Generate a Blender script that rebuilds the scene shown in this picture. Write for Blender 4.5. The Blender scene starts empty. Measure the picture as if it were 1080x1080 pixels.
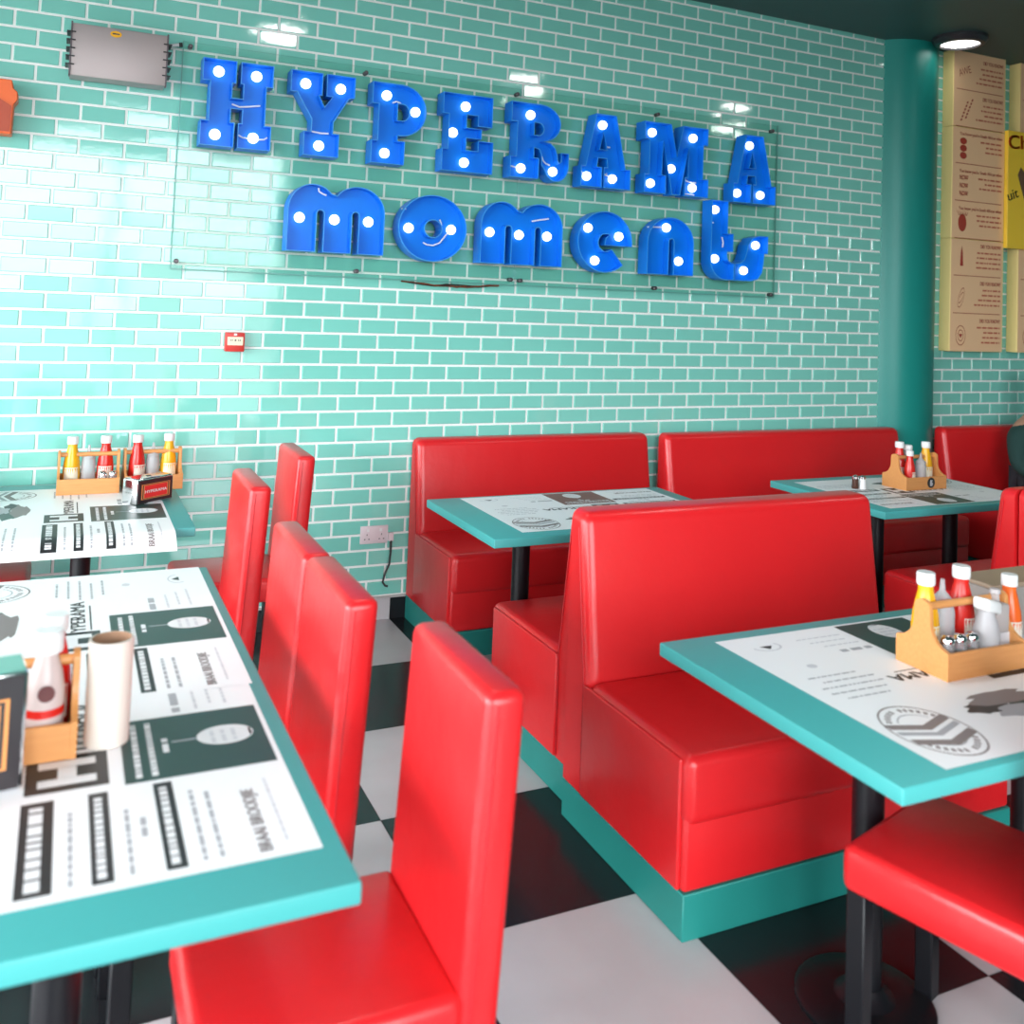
import bpy, bmesh, math, random
from mathutils import Matrix, Vector
from mathutils.geometry import tessellate_polygon
random.seed(7)
PI = math.pi
SC = bpy.context.scene
COL = SC.collection

# ------------------------------------------------------------------ camera
cam = bpy.data.cameras.new('camera')
cam.sensor_fit = 'HORIZONTAL'; cam.sensor_width = 36.0
cam.lens = 1005.774 * 36.0 / 1080.0
cam.shift_x = 0.0; cam.shift_y = -0.25
cam.clip_start = 0.05
cam.dof.use_dof = True; cam.dof.focus_distance = 4.0; cam.dof.aperture_fstop = 2.8
camo = bpy.data.objects.new('camera', cam); COL.objects.link(camo)
R0 = (0.905620448, -0.422299207, 0.038922780)
R1 = (0.056044745, 0.028200782, -0.998029911)
R2 = (0.420369587, 0.906017712, 0.049206856)
camo.matrix_world = Matrix(((R0[0], -R1[0], -R2[0], 0.18121),
                            (R0[1], -R1[1], -R2[1], -4.69824),
                            (R0[2], -R1[2], -R2[2], 1.62086), (0, 0, 0, 1)))
SC.camera = camo

# ------------------------------------------------------------------ world, exposure, daylight
SC.view_settings.view_transform = 'Standard'
SC.view_settings.look = 'None'
SC.view_settings.gamma = 1.0
SC.view_settings.use_curve_mapping = False
SC.view_settings.exposure = 0.43
wd = bpy.data.worlds.new('overcast_sky'); SC.world = wd; wd.use_nodes = True
bg = wd.node_tree.nodes['Background']
bg.inputs[1].default_value = 14.0
_n = wd.node_tree; _tc = _n.nodes.new('ShaderNodeTexCoord'); _sx = _n.nodes.new('ShaderNodeSeparateXYZ'); _cr = _n.nodes.new('ShaderNodeValToRGB')
_n.links.new(_tc.outputs['Generated'], _sx.inputs[0]); _mr = _n.nodes.new('ShaderNodeMapRange')
_mr.inputs[1].default_value = -1.0; _n.links.new(_sx.outputs[2], _mr.inputs[0]); _n.links.new(_mr.outputs[0], _cr.inputs[0])
_e = _cr.color_ramp.elements                      # street below the horizon, brighter overcast sky above it
_e[0].position = .485; _e[0].color = (.2, .2, .2, 1); _e[1].position = .53; _e[1].color = (.74, .77, .80, 1)
_e2 = _e.new(.75); _e2.color = (.95, .98, 1.0, 1)
_n.links.new(_cr.outputs[0], bg.inputs[0])
XL, XR, YR, ZC = -3.7, 9.0, -7.5, 3.48
WX0, WX = -1.3, 2.6      # the rear shop window ends here
def portal(name, loc, rot, sx, sy):
    l = bpy.data.lights.new(name, 'AREA'); l.shape = 'RECTANGLE'; l.size = sx; l.size_y = sy
    l.cycles.is_portal = True
    o = bpy.data.objects.new(name, l); COL.objects.link(o); o.location = loc; o.rotation_euler = rot
portal('daylight_left', (XL - 0.02, -3.6, 1.6), (0, -PI / 2, 0), 2.6, 7.2)
portal('daylight_rear', ((WX0 + WX) / 2, YR - 0.02, 1.85), (PI / 2, 0, 0), WX - WX0 - .1, 3.2)

# ------------------------------------------------------------------ materials
def lin(c):
    return tuple(((x / 255) / 12.92 if x / 255 <= .04045 else ((x / 255 + .055) / 1.055) ** 2.4) for x in c)
def mat(name, color, rough=.5, metal=0.0, spec=.5, emit=None, es=1.0, trans=0.0, coat=0.0, noise=0.0, nscale=20.0, bump=0.0, bscale=60.0, alpha=1.0, bdist=.002):
    m = bpy.data.materials.new(name); m.use_nodes = True
    nt = m.node_tree; b = nt.nodes['Principled BSDF']
    b.inputs['Base Color'].default_value = (*color, 1)
    b.inputs['Roughness'].default_value = rough
    b.inputs['Metallic'].default_value = metal
    b.inputs['Specular IOR Level'].default_value = spec
    b.inputs['Transmission Weight'].default_value = trans
    b.inputs['Coat Weight'].default_value = coat
    b.inputs['Alpha'].default_value = alpha
    if emit:
        b.inputs['Emission Color'].default_value = (*emit, 1); b.inputs['Emission Strength'].default_value = es
    if noise or bump:
        tc = nt.nodes.new('ShaderNodeTexCoord')
    if noise:
        n = nt.nodes.new('ShaderNodeTexNoise'); n.inputs['Scale'].default_value = nscale; n.inputs['Detail'].default_value = 4
        nt.links.new(tc.outputs['Object'], n.inputs['Vector'])
        r = nt.nodes.new('ShaderNodeMixRGB'); r.blend_type = 'MULTIPLY'; r.inputs[0].default_value = noise
        r.inputs[1].default_value = (*color, 1); nt.links.new(n.outputs['Fac'], r.inputs[2]); 
        g = nt.nodes.new('ShaderNodeBrightContrast'); g.inputs['Bright'].default_value = noise * .5 * max(color)
        nt.links.new(r.outputs[0], g.inputs['Color']); nt.links.new(g.outputs[0], b.inputs['Base Color'])
    if bump:
        n2 = nt.nodes.new('ShaderNodeTexNoise'); n2.inputs['Scale'].default_value = bscale; n2.inputs['Detail'].default_value = 3
        nt.links.new(tc.outputs['Object'], n2.inputs['Vector'])
        bp = nt.nodes.new('ShaderNodeBump'); bp.inputs['Strength'].default_value = bump; bp.inputs['Distance'].default_value = bdist
        nt.links.new(n2.outputs['Fac'], bp.inputs['Height']); nt.links.new(bp.outputs[0], b.inputs['Normal'])
    return m
def wood(name, c1, c2):
    m = mat(name, c1, .45)
    nt = m.node_tree; b = nt.nodes['Principled BSDF']
    tc = nt.nodes.new('ShaderNodeTexCoord'); mp = nt.nodes.new('ShaderNodeMapping'); mp.inputs['Scale'].default_value = (6, 60, 60)
    n = nt.nodes.new('ShaderNodeTexNoise'); n.inputs['Scale'].default_value = 2.0; n.inputs['Detail'].default_value = 5
    cr = nt.nodes.new('ShaderNodeMixRGB'); cr.inputs[1].default_value = (*c1, 1); cr.inputs[2].default_value = (*c2, 1)
    nt.links.new(tc.outputs['Object'], mp.inputs[0]); nt.links.new(mp.outputs[0], n.inputs['Vector'])
    nt.links.new(n.outputs['Fac'], cr.inputs[0]); nt.links.new(cr.outputs[0], b.inputs['Base Color'])
    return m
def clear(name, tint, gloss_rough=.03, ior=1.45, tmix=1.0):
    m = bpy.data.materials.new(name); m.use_nodes = True; nt = m.node_tree; nt.nodes.clear()
    o = nt.nodes.new('ShaderNodeOutputMaterial'); t = nt.nodes.new('ShaderNodeBsdfTransparent'); g = nt.nodes.new('ShaderNodeBsdfGlossy')
    t.inputs[0].default_value = (*tint, 1); g.inputs['Roughness'].default_value = gloss_rough
    f = nt.nodes.new('ShaderNodeFresnel'); f.inputs[0].default_value = ior
    x = nt.nodes.new('ShaderNodeMixShader'); nt.links.new(f.outputs[0], x.inputs[0])
    nt.links.new(t.outputs[0], x.inputs[1]); nt.links.new(g.outputs[0], x.inputs[2])
    if tmix < 1:
        d = nt.nodes.new('ShaderNodeBsdfDiffuse'); d.inputs[0].default_value = (.70, .69, .71, 1)
        y = nt.nodes.new('ShaderNodeMixShader'); y.inputs[0].default_value = tmix
        nt.links.new(d.outputs[0], y.inputs[1]); nt.links.new(x.outputs[0], y.inputs[2]); x = y
    nt.links.new(x.outputs[0], o.inputs[0]); return m

VINYL = mat('red_vinyl', (.66, .014, .018), .31, bump=.12, bscale=9, spec=.5, bdist=.02)
SEAM = mat('red_seam', (.52, .008, .015), .45)
TEAL = mat('teal_laminate', (.06, .37, .365), .42, bump=.03, bscale=300)
TEALP = mat('teal_plinth', (.012, .21, .185), .5)
COLM = mat('teal_column', (.01, .25, .215), .38)
TILE = mat('mint_tile', (.215, .62, .53),   .07, spec=.85, bump=.05, bscale=30, bdist=.004)
GROUT = mat('white_grout', (.86, .88, .86), .8)
BLACK = mat('black_metal', (.006, .006, .008), .38, spec=.3)
FW = mat('white_floor_tile', (.49, .45, .47), .28, noise=.25, nscale=5)
FB = mat('black_floor_tile', (.013, .014, .017), .2, spec=.3, noise=.3, nscale=7)
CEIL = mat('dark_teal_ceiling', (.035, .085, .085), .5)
WALLM = mat('plain_teal_wall', (.10, .30, .27), .6)
WHITE = mat('white_plastic', (.78, .78, .78), .35)
PAPER = mat('white_paper', (.93, .93, .95), .4, spec=.4)
INK = mat('black_ink', (.02, .02, .022), .45)
INKG = mat('dark_green_ink', (.028, .062, .055), .4)
INKG_RED = mat('brown_ink', (.17, .045, .035), .4)  # green print turned brown: red reflection put into the ink colour
INKS = mat('grey_ink', (.42, .42, .45), .5)
INKL = mat('light_grey_ink', (.66, .66, .7), .5)
INKW = mat('white_ink', (.82, .82, .84), .5)
INKM = mat('taupe_ink', (.24, .2, .2), .5)
BLUE = mat('blue_enamel', (.003, .20, .80), .35, spec=.3)
BLUEL = mat('pale_blue_edge', (.06, .36, .82), .35)
BULB = mat('lit_bulb', (1, 1, 1), .3, emit=(1, .96, .9), es=2.2)
CABW = mat('white_cable', (.85, .88, .9), .4)
ACR = clear('clear_acrylic', (.95, .985, .97), ior=1.16)
ACRE = mat('acrylic_edge', (.12, .36, .31), .3)
STEEL = mat('brushed_steel', (.46, .39, .39), .5, metal=.55)
STEELD = mat('dark_steel', (.12, .10, .11), .4, metal=.6)
CHROME = mat('chrome', (.75, .75, .76), .12, metal=1.0)
WOOD = wood('orange_wood', (.72, .33, .11), (.60, .24, .07))
KET = mat('ketchup_red', (.62, .018, .012), .25)
MUS = mat('mustard_yellow', (.85, .42, .01), .25)
ORS = mat('orange_sauce', (.8, .13, .02), .2)
CLR = clear('clear_plastic', (.95, .95, .97), .1, 1.35, .5)
GLS = clear('clear_glass', (.93, .94, .96), .05, 1.4, .75)
REDP = mat('red_plastic', (.62, .04, .03), .4)
ORANGE = mat('orange_panel', (.85, .13, .015), .4)
ORANGED = mat('rust_panel', (.45, .06, .02), .45)
YEL = mat('yellow_panel', (.93, .72, .30), .5)
PEACH = mat('peach_panel', (.90, .57, .33), .45)
YELP = mat('poster_yellow', (1.0, .66, .05), .4)
RTXT = mat('rust_red_ink', (.42, .05, .03), .5)
LAMP = mat('lamp_diffuser', (1, 1, 1), .4, emit=(1, .97, .93), es=24)
LAMPD = mat('dim_lamp_diffuser', (1, 1, 1), .4, emit=(1, .97, .93), es=4)
RING = mat('dark_lamp_ring', (.03, .03, .035), .35)
PINKW = mat('socket_plastic', (.72, .60, .63), .4)
SHIRT = mat('dark_green_cloth', (.012, .05, .045), .8, bump=.3, bscale=30)
SKIN = mat('skin', (.45, .25, .17), .5)
HAIR = mat('dark_hair', (.02, .015, .012), .6)
DENIM = mat('dark_trousers', (.02, .022, .03), .8)
CREAM = mat('cream_paper_tube', (.76, .67, .60), .5)
CARD = mat('brown_card', (.36, .20, .12), .7)
CREAMP = mat('cream_plate', (.85, .75, .55), .4)
GREENREFL = mat('pale_green_lid', (.20, .50, .42), .25)  # teal-green reflection painted into the top of a steel dispenser

# ------------------------------------------------------------------ mesh builder
class G:
    def __init__(s): s.v = []; s.f = []; s.m = []
    def add(s, vs, fs, mi=0, M=None):
        b = len(s.v)
        for p in vs: s.v.append(tuple(M @ Vector(p)) if M else tuple(p))
        for f in fs: s.f.append([b + i for i in f]); s.m.append(mi)
    def box(s, a, b, bev=0.0, seg=3, mi=0, M=None, fn=None):
        bm = bmesh.new(); bmesh.ops.create_cube(bm, size=1)
        for v in bm.verts:
            v.co = Vector([(a[i] + b[i]) / 2 + v.co[i] * (b[i] - a[i]) for i in range(3)])
        if bev: bmesh.ops.bevel(bm, geom=bm.edges[:], offset=bev, segments=seg, profile=.5, affect='EDGES', clamp_overlap=True)
        if fn:
            for v in bm.verts: v.co = Vector(fn(*v.co))
        s.bm(bm, mi, M)
    def bm(s, bm, mi=0, M=None):
        bm.verts.ensure_lookup_table(); bm.verts.index_update()
        s.add([v.co[:] for v in bm.verts], [[v.index for v in f.verts] for f in bm.faces], mi, M); bm.free()
    def prism(s, poly, z0, z1, fr, mi=0, bev=0.0, seg=3, M=None, keep=None):
        """poly in 2-D, fr(u,v,w)->xyz, extruded w from z0 to z1"""
        bm = bmesh.new(); n = len(poly)
        A = [bm.verts.new(fr(u, v, z0)) for u, v in poly]; B = [bm.verts.new(fr(u, v, z1)) for u, v in poly]
        bm.faces.new(A); bm.faces.new(B[::-1])
        for i in range(n): bm.faces.new((A[i], B[i], B[(i + 1) % n], A[(i + 1) % n]))
        bmesh.ops.recalc_face_normals(bm, faces=bm.faces[:])
        if bev: bmesh.ops.bevel(bm, geom=[e for e in bm.edges if keep is None or any(keep(v.co) for v in e.verts)], offset=bev, segments=seg, profile=.5, affect='EDGES', clamp_overlap=True)
        bmesh.ops.triangulate(bm, faces=[f for f in bm.faces if len(f.verts) > 4])
        s.bm(bm, mi, M)
    def lathe(s, prof, c=(0, 0, 0), n=20, mi=0, axis='z', cap=True, M=None):
        vs = []; fs = []
        for r, h in prof:
            for k in range(n):
                a = 2 * PI * k / n; x, y = r * math.cos(a), r * math.sin(a)
                p = {'z': (x, y, h), 'y': (x, h, y), 'x': (h, x, y)}[axis]
                vs.append((c[0] + p[0], c[1] + p[1], c[2] + p[2]))
        for j in range(len(prof) - 1):
            for k in range(n):
                k2 = (k + 1) % n; q = [j * n + k, j * n + k2, (j + 1) * n + k2, (j + 1) * n + k]
                fs.append(q if axis != 'y' else q[::-1])
        if cap:
            L = (len(prof) - 1) * n
            c0 = list(range(n))[::-1]; c1 = [L + k for k in range(n)]
            fs.append(c0 if axis != 'y' else c0[::-1]); fs.append(c1 if axis != 'y' else c1[::-1])
        s.add(vs, fs, mi, M)
    def tube(s, pts, r, n=8, mi=0):
        pts = [Vector(p) for p in pts]; rings = []
        for i, p in enumerate(pts):
            d = (pts[min(i + 1, len(pts) - 1)] - pts[max(i - 1, 0)]).normalized()
            u = d.orthogonal().normalized() if i == 0 else (rings[-1][1] - d * rings[-1][1].dot(d)).normalized()
            rings.append((p, u, d.cross(u)))
        vs = [tuple(p + (u * math.cos(2 * PI * k / n) + w * math.sin(2 * PI * k / n)) * r) for p, u, w in rings for k in range(n)]
        fs = [[j * n + k, j * n + (k + 1) % n, (j + 1) * n + (k + 1) % n, (j + 1) * n + k] for j in range(len(pts) - 1) for k in range(n)]
        fs += [list(range(n))[::-1], [(len(pts) - 1) * n + k for k in range(n)]]
        s.add(vs, fs, mi)
    def flat(s, outer, holes, fr, mi=0):
        loops = [outer] + holes
        tri = tessellate_polygon([[Vector((u, v, 0)) for u, v in l] for l in loops])
        vs = [fr(u, v) for l in loops for u, v in l]
        s.add(vs, [list(t) for t in tri], mi)
    def build(s, name, mats, parent=None, smooth=40, loc=None):
        me = bpy.data.meshes.new(name); me.from_pydata(s.v, [], s.f)
        mats = mats if isinstance(mats, (list, tuple)) else [mats]
        for m in mats: me.materials.append(m)
        me.polygons.foreach_set('material_index', s.m)
        if smooth:
            me.polygons.foreach_set('use_smooth', [True] * len(me.polygons))
            me.set_sharp_from_angle(angle=math.radians(smooth))
        me.update()
        o = bpy.data.objects.new(name, me); COL.objects.link(o)
        if parent: o.parent = parent
        if loc: o.location = loc
        return o
def tag(o, label=None, cat=None, group=None, kind=None):
    if label: o['label'] = label
    if cat: o['category'] = cat
    if group: o['group'] = group
    if kind: o['kind'] = kind
    return o
def thing(name, label, cat, loc=(0, 0, 0), rz=0.0, group=None):
    o = bpy.data.objects.new(name, None); COL.objects.link(o); o.empty_display_size = .1
    o.location = loc; o.rotation_euler = (0, 0, rz)
    return tag(o, label, cat, group)
def struct(o): o['kind'] = 'structure'; return o
def copy_thing(o, loc, rz, label, group=None):
    r = o.copy(); COL.objects.link(r); r.location = loc; r.rotation_euler = (0, 0, rz); r['label'] = label
    if group: r['group'] = group
    for ch in list(o.children):
        c = ch.copy(); COL.objects.link(c); c.parent = r
        for g in list(ch.children):
            d = g.copy(); COL.objects.link(d); d.parent = c
    return r
def arc(cx, cy, rx, ry, a0, a1, n=14):
    return [(cx + rx * math.cos(math.radians(a0 + (a1 - a0) * i / n)), cy + ry * math.sin(math.radians(a0 + (a1 - a0) * i / n))) for i in range(n + 1)]
_glyph = {}
def glyphs(txt):
    """outline of a line of writing as a flat mesh: verts (x,y), faces, width, height of capitals"""
    if txt not in _glyph:
        cu = bpy.data.curves.new('writing', 'FONT'); cu.body = txt; cu.size = 1; cu.resolution_u = 3
        o = bpy.data.objects.new('writing', cu); COL.objects.link(o)
        dg = bpy.context.evaluated_depsgraph_get(); me = bpy.data.meshes.new_from_object(o.evaluated_get(dg))
        vs = [(v.co.x, v.co.y) for v in me.vertices]; fs = [list(p.vertices) for p in me.polygons]
        bpy.data.objects.remove(o); bpy.data.curves.remove(cu); bpy.data.meshes.remove(me)
        x0 = min(v[0] for v in vs); x1 = max(v[0] for v in vs)
        _glyph[txt] = ([(x - x0, y) for x, y in vs], fs, x1 - x0)
    return _glyph[txt]
def write(g, txt, fr, w=None, h=None, mi=0, bold=0.0):
    """fr(u,v) places it; text is scaled to width w and cap height h"""
    vs, fs, W = glyphs(txt)
    sx = (w / W) if w else h / .7; sy = (h / .7) if h else sx
    for dx in ((0,) if not bold else (-bold, bold)):
        g.add([fr(x * sx + dx, y * sy) for x, y in vs], fs, mi)

# ------------------------------------------------------------------ the room
g = G()   # back wall: real tiles, set 2 mm proud of white grout
g.add([(XL, .004, 0), (XR, .004, 0), (XR, .004, ZC + .05), (XL, .004, ZC + .05)], [[0, 1, 2, 3]], 1)
g.add([(XL, .2, 0), (XR, .2, 0), (XR, .2, ZC + .05), (XL, .2, ZC + .05)], [[3, 2, 1, 0]], 1)
TW, TH, GR = .1912, .0775, .0056
rnd = random.Random(3)
for j in range(0, 44):
    z0 = .1165 + j * TH; z1 = min(z0 + TH, ZC + .02)
    if z1 - z0 < .02: break
    off = 0 if j % 2 else TW / 2
    k0 = int(math.floor((-3.2 - off) / TW)); k1 = int((8.2 - off) / TW)
    for k in range(k0, k1):
        x0 = off + k * TW + GR; x1 = off + (k + 1) * TW - GR; a = z0 + GR; b = z1 - GR; e = .003
        tx = rnd.gauss(0, .0006); tz = rnd.gauss(0, .0005)
        y = lambda px, pz: -.001 + tx * (1 if px > 0 else -1) + tz * (1 if pz > 0 else -1)
        vs = [(x0, .004, a), (x1, .004, a), (x1, .004, b), (x0, .004, b),
              (x0 + e, y(-1, -1), a + e), (x1 - e, y(1, -1), a + e), (x1 - e, y(1, 1), b - e), (x0 + e, y(-1, 1), b - e)]
        g.add(vs, [[4, 5, 6, 7], [0, 1, 5, 4], [1, 2, 6, 5], [2, 3, 7, 6], [3, 0, 4, 7]], 0)
struct(g.build('wall_back', [TILE, GROUT], smooth=0))

g = G()   # floor: checkerboard of 60 cm tiles
xs = [1.752 + .596 * k for k in range(-13, 14)]; ys = [.03] + [-.579 - .606 * k for k in range(0, 14)]
for i in range(len(xs) - 1):
    for j in range(len(ys) - 1):
        ii = i - 13
        white = (ii + j) % 2 == 1
        d = .0012
        g.add([(xs[i] + d, ys[j + 1] + d, 0), (xs[i + 1] - d, ys[j + 1] + d, 0), (xs[i + 1] - d, ys[j] - d, 0), (xs[i] + d, ys[j] - d, 0)], [[0, 1, 2, 3]], 0 if white else 1)
g.add([(xs[0], ys[-1], -.002), (xs[-1], ys[-1], -.002), (xs[-1], .05, -.002), (xs[0], .05, -.002)], [[0, 1, 2, 3]], 2)
struct(g.build('floor', [FW, FB, mat('dark_grout', (.10, .10, .10), .8)], smooth=0))
g = G()   # skirting of cut floor tiles, white and black in turn
for i in range(len(xs) - 1):
    ii = i - 13
    g.box((xs[i] + .001, -.009, 0), (xs[i + 1] - .001, .003, .106), .0015, 1, 0 if ii % 2 == 1 else 1)
g.box((xs[0], -.010, .1065), (xs[-1], .003, .1165), .001, 1, 2)
struct(g.build('baseboard_back', [FW, FB, mat('grey_trim', (.45, .43, .42), .35)]))
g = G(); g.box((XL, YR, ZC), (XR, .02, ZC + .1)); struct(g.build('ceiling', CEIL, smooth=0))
g = G(); g.box((XR, YR, 0), (XR + .1, .02, ZC)); struct(g.build('wall_right', WALLM, smooth=0))
g = G()   # rear wall: solid beyond the shop window, beam over it
g.box((WX, YR - .1, 0), (XR, YR, ZC)); g.box((XL, YR - .1, 0), (WX0, YR, ZC)); g.box((WX0, YR - .1, 0), (WX, YR, .25)); g.box((WX0, YR - .1, 3.44), (WX, YR, ZC))
struct(g.build('wall_rear', WALLM, smooth=0))
g = G(); g.box((XL - .1, YR, 0), (XL, 0, .25)); g.box((XL - .1, YR, 2.9), (XL, 0, ZC)); g.box((XL - .1, -.02, .25), (XL, .2, 2.9))
struct(g.build('wall_left', WALLM, smooth=0))
g = G()
for x in (WX0 + .03, .65, WX - .03): g.box((x - .03, YR - .08, .25), (x + .03, YR - .02, 3.44), .003, 1)
w1 = struct(g.build('window_1', BLACK, smooth=0))
g = G(); g.add([(WX0 + .06, YR - .05, .25), (WX - .06, YR - .05, .25), (WX - .06, YR - .05, 3.44), (WX0 + .06, YR - .05, 3.44)], [[0, 1, 2, 3]]); g.build('pane', clear('tinted_glass', (.72, .74, .74), .02, 1.2), w1, smooth=0)  # unseen tinted pane, added to dim daylight from the rear window
g = G()
for y in (-7.2, -4.8, -2.4, -.06): g.box((XL - .08, y - .03, .25), (XL - .02, y + .03, 2.9), .003, 1)
struct(g.build('window_2', BLACK, smooth=0))
g = G(); g.lathe([(.3, 0), (.3, ZC)], (5.3, .17, 0), 64); struct(g.build('column', COLM))

# ------------------------------------------------------------------ ceiling downlights
def downlight(x, y, label, m, first={}):
    if m.name in first: return copy_thing(first[m.name], (x, y, ZC), 0, label, 'round ceiling downlights')
    t = thing('ceiling_downlight', label, 'ceiling light', (x, y, ZC), 0, 'round ceiling downlights')
    a = G(); a.lathe([(.168, 0), (.170, -.02), (.150, -.045), (.122, -.05), (.118, -.03)], n=40, cap=False); a.build('rim', RING, t)
    b = G(); b.lathe([(.12, -.030), (.118, -.036), (.06, -.042), (.001, -.044)], n=40, cap=False); b.build('diffuser', m, t)
    first[m.name] = t; return t
downlight(5.42, -.29, 'round recessed downlight with dark rim between teal column and menu boards', LAMPD)
downlight(1.4, -1.8, 'round ceiling downlight above the front table, mirrored over the word sign', LAMP).scale = (1.4, 1.4, 1.0)
downlight(3.45, -2.25, 'round ceiling downlight above the centre benches', LAMP).scale = (1.4, 1.4, 1.0)
downlight(5.6, -2.35, 'round ceiling downlight above the last bench pair by the column', LAMP).scale = (1.4, 1.4, 1.0)
downlight(-.55, -2.35, 'round ceiling downlight towards the window side', LAMP).scale = (1.4, 1.4, 1.0)

# ------------------------------------------------------------------ marquee letters on clear panels
YF, YB, YFL = -.13, -.034, -.078
def letter(ch, label, outer, holes, bulbs, wires=(), word='upper word of the blue sign'):
    cx = sum(p[0] for p in outer) / len(outer); z0 = min(p[1] for p in outer)
    t = thing('marquee_letter', label, 'sign letter', (round(cx, 3), YB, round(z0, 3)), 0, 'letters of the ' + word)
    ox, oz = round(cx, 3), round(z0, 3)
    fr = lambda y: (lambda u, v: (u - ox, y - YB, v - oz))
    a = G(); a.flat(outer, holes, fr(YFL), 0); a.flat(outer, holes, fr(YB), 0); a.build('back_plate', BLUE, t, smooth=0)
    r = G()
    for loop in [outer] + holes:
        n = len(loop)
        vs = [fr(YB)(*p) for p in loop] + [fr(YF)(*p) for p in loop]
        r.add(vs, [[i, (i + 1) % n, n + (i + 1) % n, n + i] for i in range(n)])
    o = r.build('rim', [BLUE, BLUEL], t, smooth=0)
    sm = o.modifiers.new('thickness', 'SOLIDIFY'); sm.thickness = .0045; sm.offset = 0; sm.material_offset_rim = 1
    for bx, bz in bulbs:
        b = G(); b.lathe([(.013, 0), (.0245, -.006), (.0255, -.014), (.022, -.026), (.013, -.034), (.001, -.037)], (bx - ox, YFL - YB, bz - oz), 20, axis='y', cap=False)
        b.build('bulb', BULB, t)
    for w in wires:
        c = G(); c.tube([fr(YFL - .012)(*p) for p in w], .0042, 6); c.build('wire', CABW, t)
    return t
X1, X2, X3, X4 = 2.598, 2.41, 2.70, 2.296
H = [(.694, X3), (.843, X3), (.843, X1), (.827, X1), (.827, 2.526), (.88, 2.526), (.88, X1), (.866, X1), (.866, X3), (1.014, X3), (1.014, X1), (.984, X1), (.984, X2), (1.014, X2), (1.014, X4), (.864, X4), (.864, X2), (.88, X2), (.88, 2.478), (.825, 2.478), (.825, X2), (.844, X2), (.844, X4), (.694, X4), (.694, X2), (.729, X2), (.729, X1), (.694, X1)]
letter('H', 'blue marquee letter H with four round bulbs and a thick white wire across', H, [], [(.768, 2.651), (.942, 2.65), (.765, 2.353), (.94, 2.354)],
       [[(.835, 2.505), (.87, 2.495), (.92, 2.503), (.965, 2.512)], [(.87, 2.362), (.89, 2.352), (.94, 2.347), (.99, 2.352), (1.006, 2.364)]])
Yp = [(1.10, X3), (1.251, X3), (1.251, 2.592), (1.236, 2.592), (1.266, 2.535), (1.305, 2.592), (1.274, 2.592), (1.274, X3), (1.413, X3), (1.413, X1), (1.385, 2.592), (1.312, 2.468), (1.312, X2), (1.343, X2), (1.343, 2.297), (1.173, 2.297), (1.173, X2), (1.207, X2), (1.207, 2.474), (1.13, X1), (1.10, X1)]
letter('Y', 'blue marquee letter Y with three round bulbs', Yp, [], [(1.177, 2.648), (1.351, 2.643), (1.255, 2.351)], [[(1.215, 2.418), (1.26, 2.414), (1.30, 2.416)]])
Pp = [(1.506, 2.697), (1.62, 2.697)] + arc(1.655, 2.568, .134, .129, 90, -90) + [(1.641, 2.439), (1.641, X2), (1.68, X2), (1.68, 2.293), (1.509, 2.293), (1.509, 2.405), (1.54, 2.405), (1.54, 2.59), (1.506, 2.59)]
Ph = [(1.636, 2.6), (1.66, 2.6)] + arc(1.665, 2.557, .034, .043, 90, -90, 8) + [(1.636, 2.514)]
letter('P', 'blue marquee letter P with three round bulbs', Pp, [Ph], [(1.588, 2.642), (1.743, 2.575), (1.589, 2.349)], [[(1.62, 2.608), (1.64, 2.618), (1.66, 2.612), (1.672, 2.602)]])
Ep = [(1.882, 2.693), (2.157, 2.693), (2.157, 2.535), (2.078, 2.535), (2.078, 2.59), (2.012, 2.59), (2.012, 2.52), (2.098, 2.52), (2.098, 2.468), (2.013, 2.468), (2.013, 2.402), (2.083, 2.402), (2.083, 2.457), (2.166, 2.457), (2.166, 2.29), (1.884, 2.29), (1.884, 2.402), (1.915, 2.402), (1.915, 2.585), (1.882, 2.585)]
letter('E', 'blue marquee capital E with three round bulbs', Ep, [], [(2.018, 2.638), (1.952, 2.494), (2.021, 2.343)])
Rp = [(2.27, 2.694), (2.42, 2.694)] + arc(2.44, 2.594, .123, .1, 90, -80, 12) + [(2.505, 2.49), (2.535, 2.465), (2.548, 2.43), (2.552, 2.4), (2.563, 2.386), (2.574, 2.396), (2.576, 2.444), (2.619, 2.444), (2.619, 2.38)] + arc(2.545, 2.372, .074, .085, 0, -160, 10) + [(2.456, 2.37), (2.455, 2.42), (2.44, 2.452), (2.407, 2.46), (2.407, 2.402), (2.438, 2.402), (2.438, 2.292), (2.271, 2.292), (2.271, 2.402), (2.305, 2.402), (2.305, 2.59), (2.27, 2.59)]
Rh = [(2.404, 2.595), (2.425, 2.595)] + arc(2.43, 2.56, .033, .035, 90, -90, 8) + [(2.404, 2.525)]
letter('R', 'blue marquee letter R with three round bulbs and a curled leg', Rp, [Rh], [(2.397, 2.639), (2.35, 2.345), (2.543, 2.344)], [[(2.475, 2.42), (2.482, 2.4), (2.5, 2.385), (2.525, 2.378)], [(2.29, 2.352), (2.345, 2.345)]])
def Apoly(dx, dz): return [(x + dx, z + dz) for x, z in [(2.787, 2.688), (2.913, 2.688), (2.982, 2.392), (3.015, 2.392), (3.015, 2.28), (2.845, 2.28), (2.845, 2.392), (2.868, 2.392), (2.86, 2.443), (2.803, 2.443), (2.797, 2.392), (2.83, 2.392), (2.83, 2.28), (2.70, 2.28), (2.70, 2.392), (2.728, 2.392)]]
def Ahole(dx, dz): return [(x + dx, z + dz) for x, z in [(2.833, 2.587), (2.812, 2.49), (2.862, 2.49)]]
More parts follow.
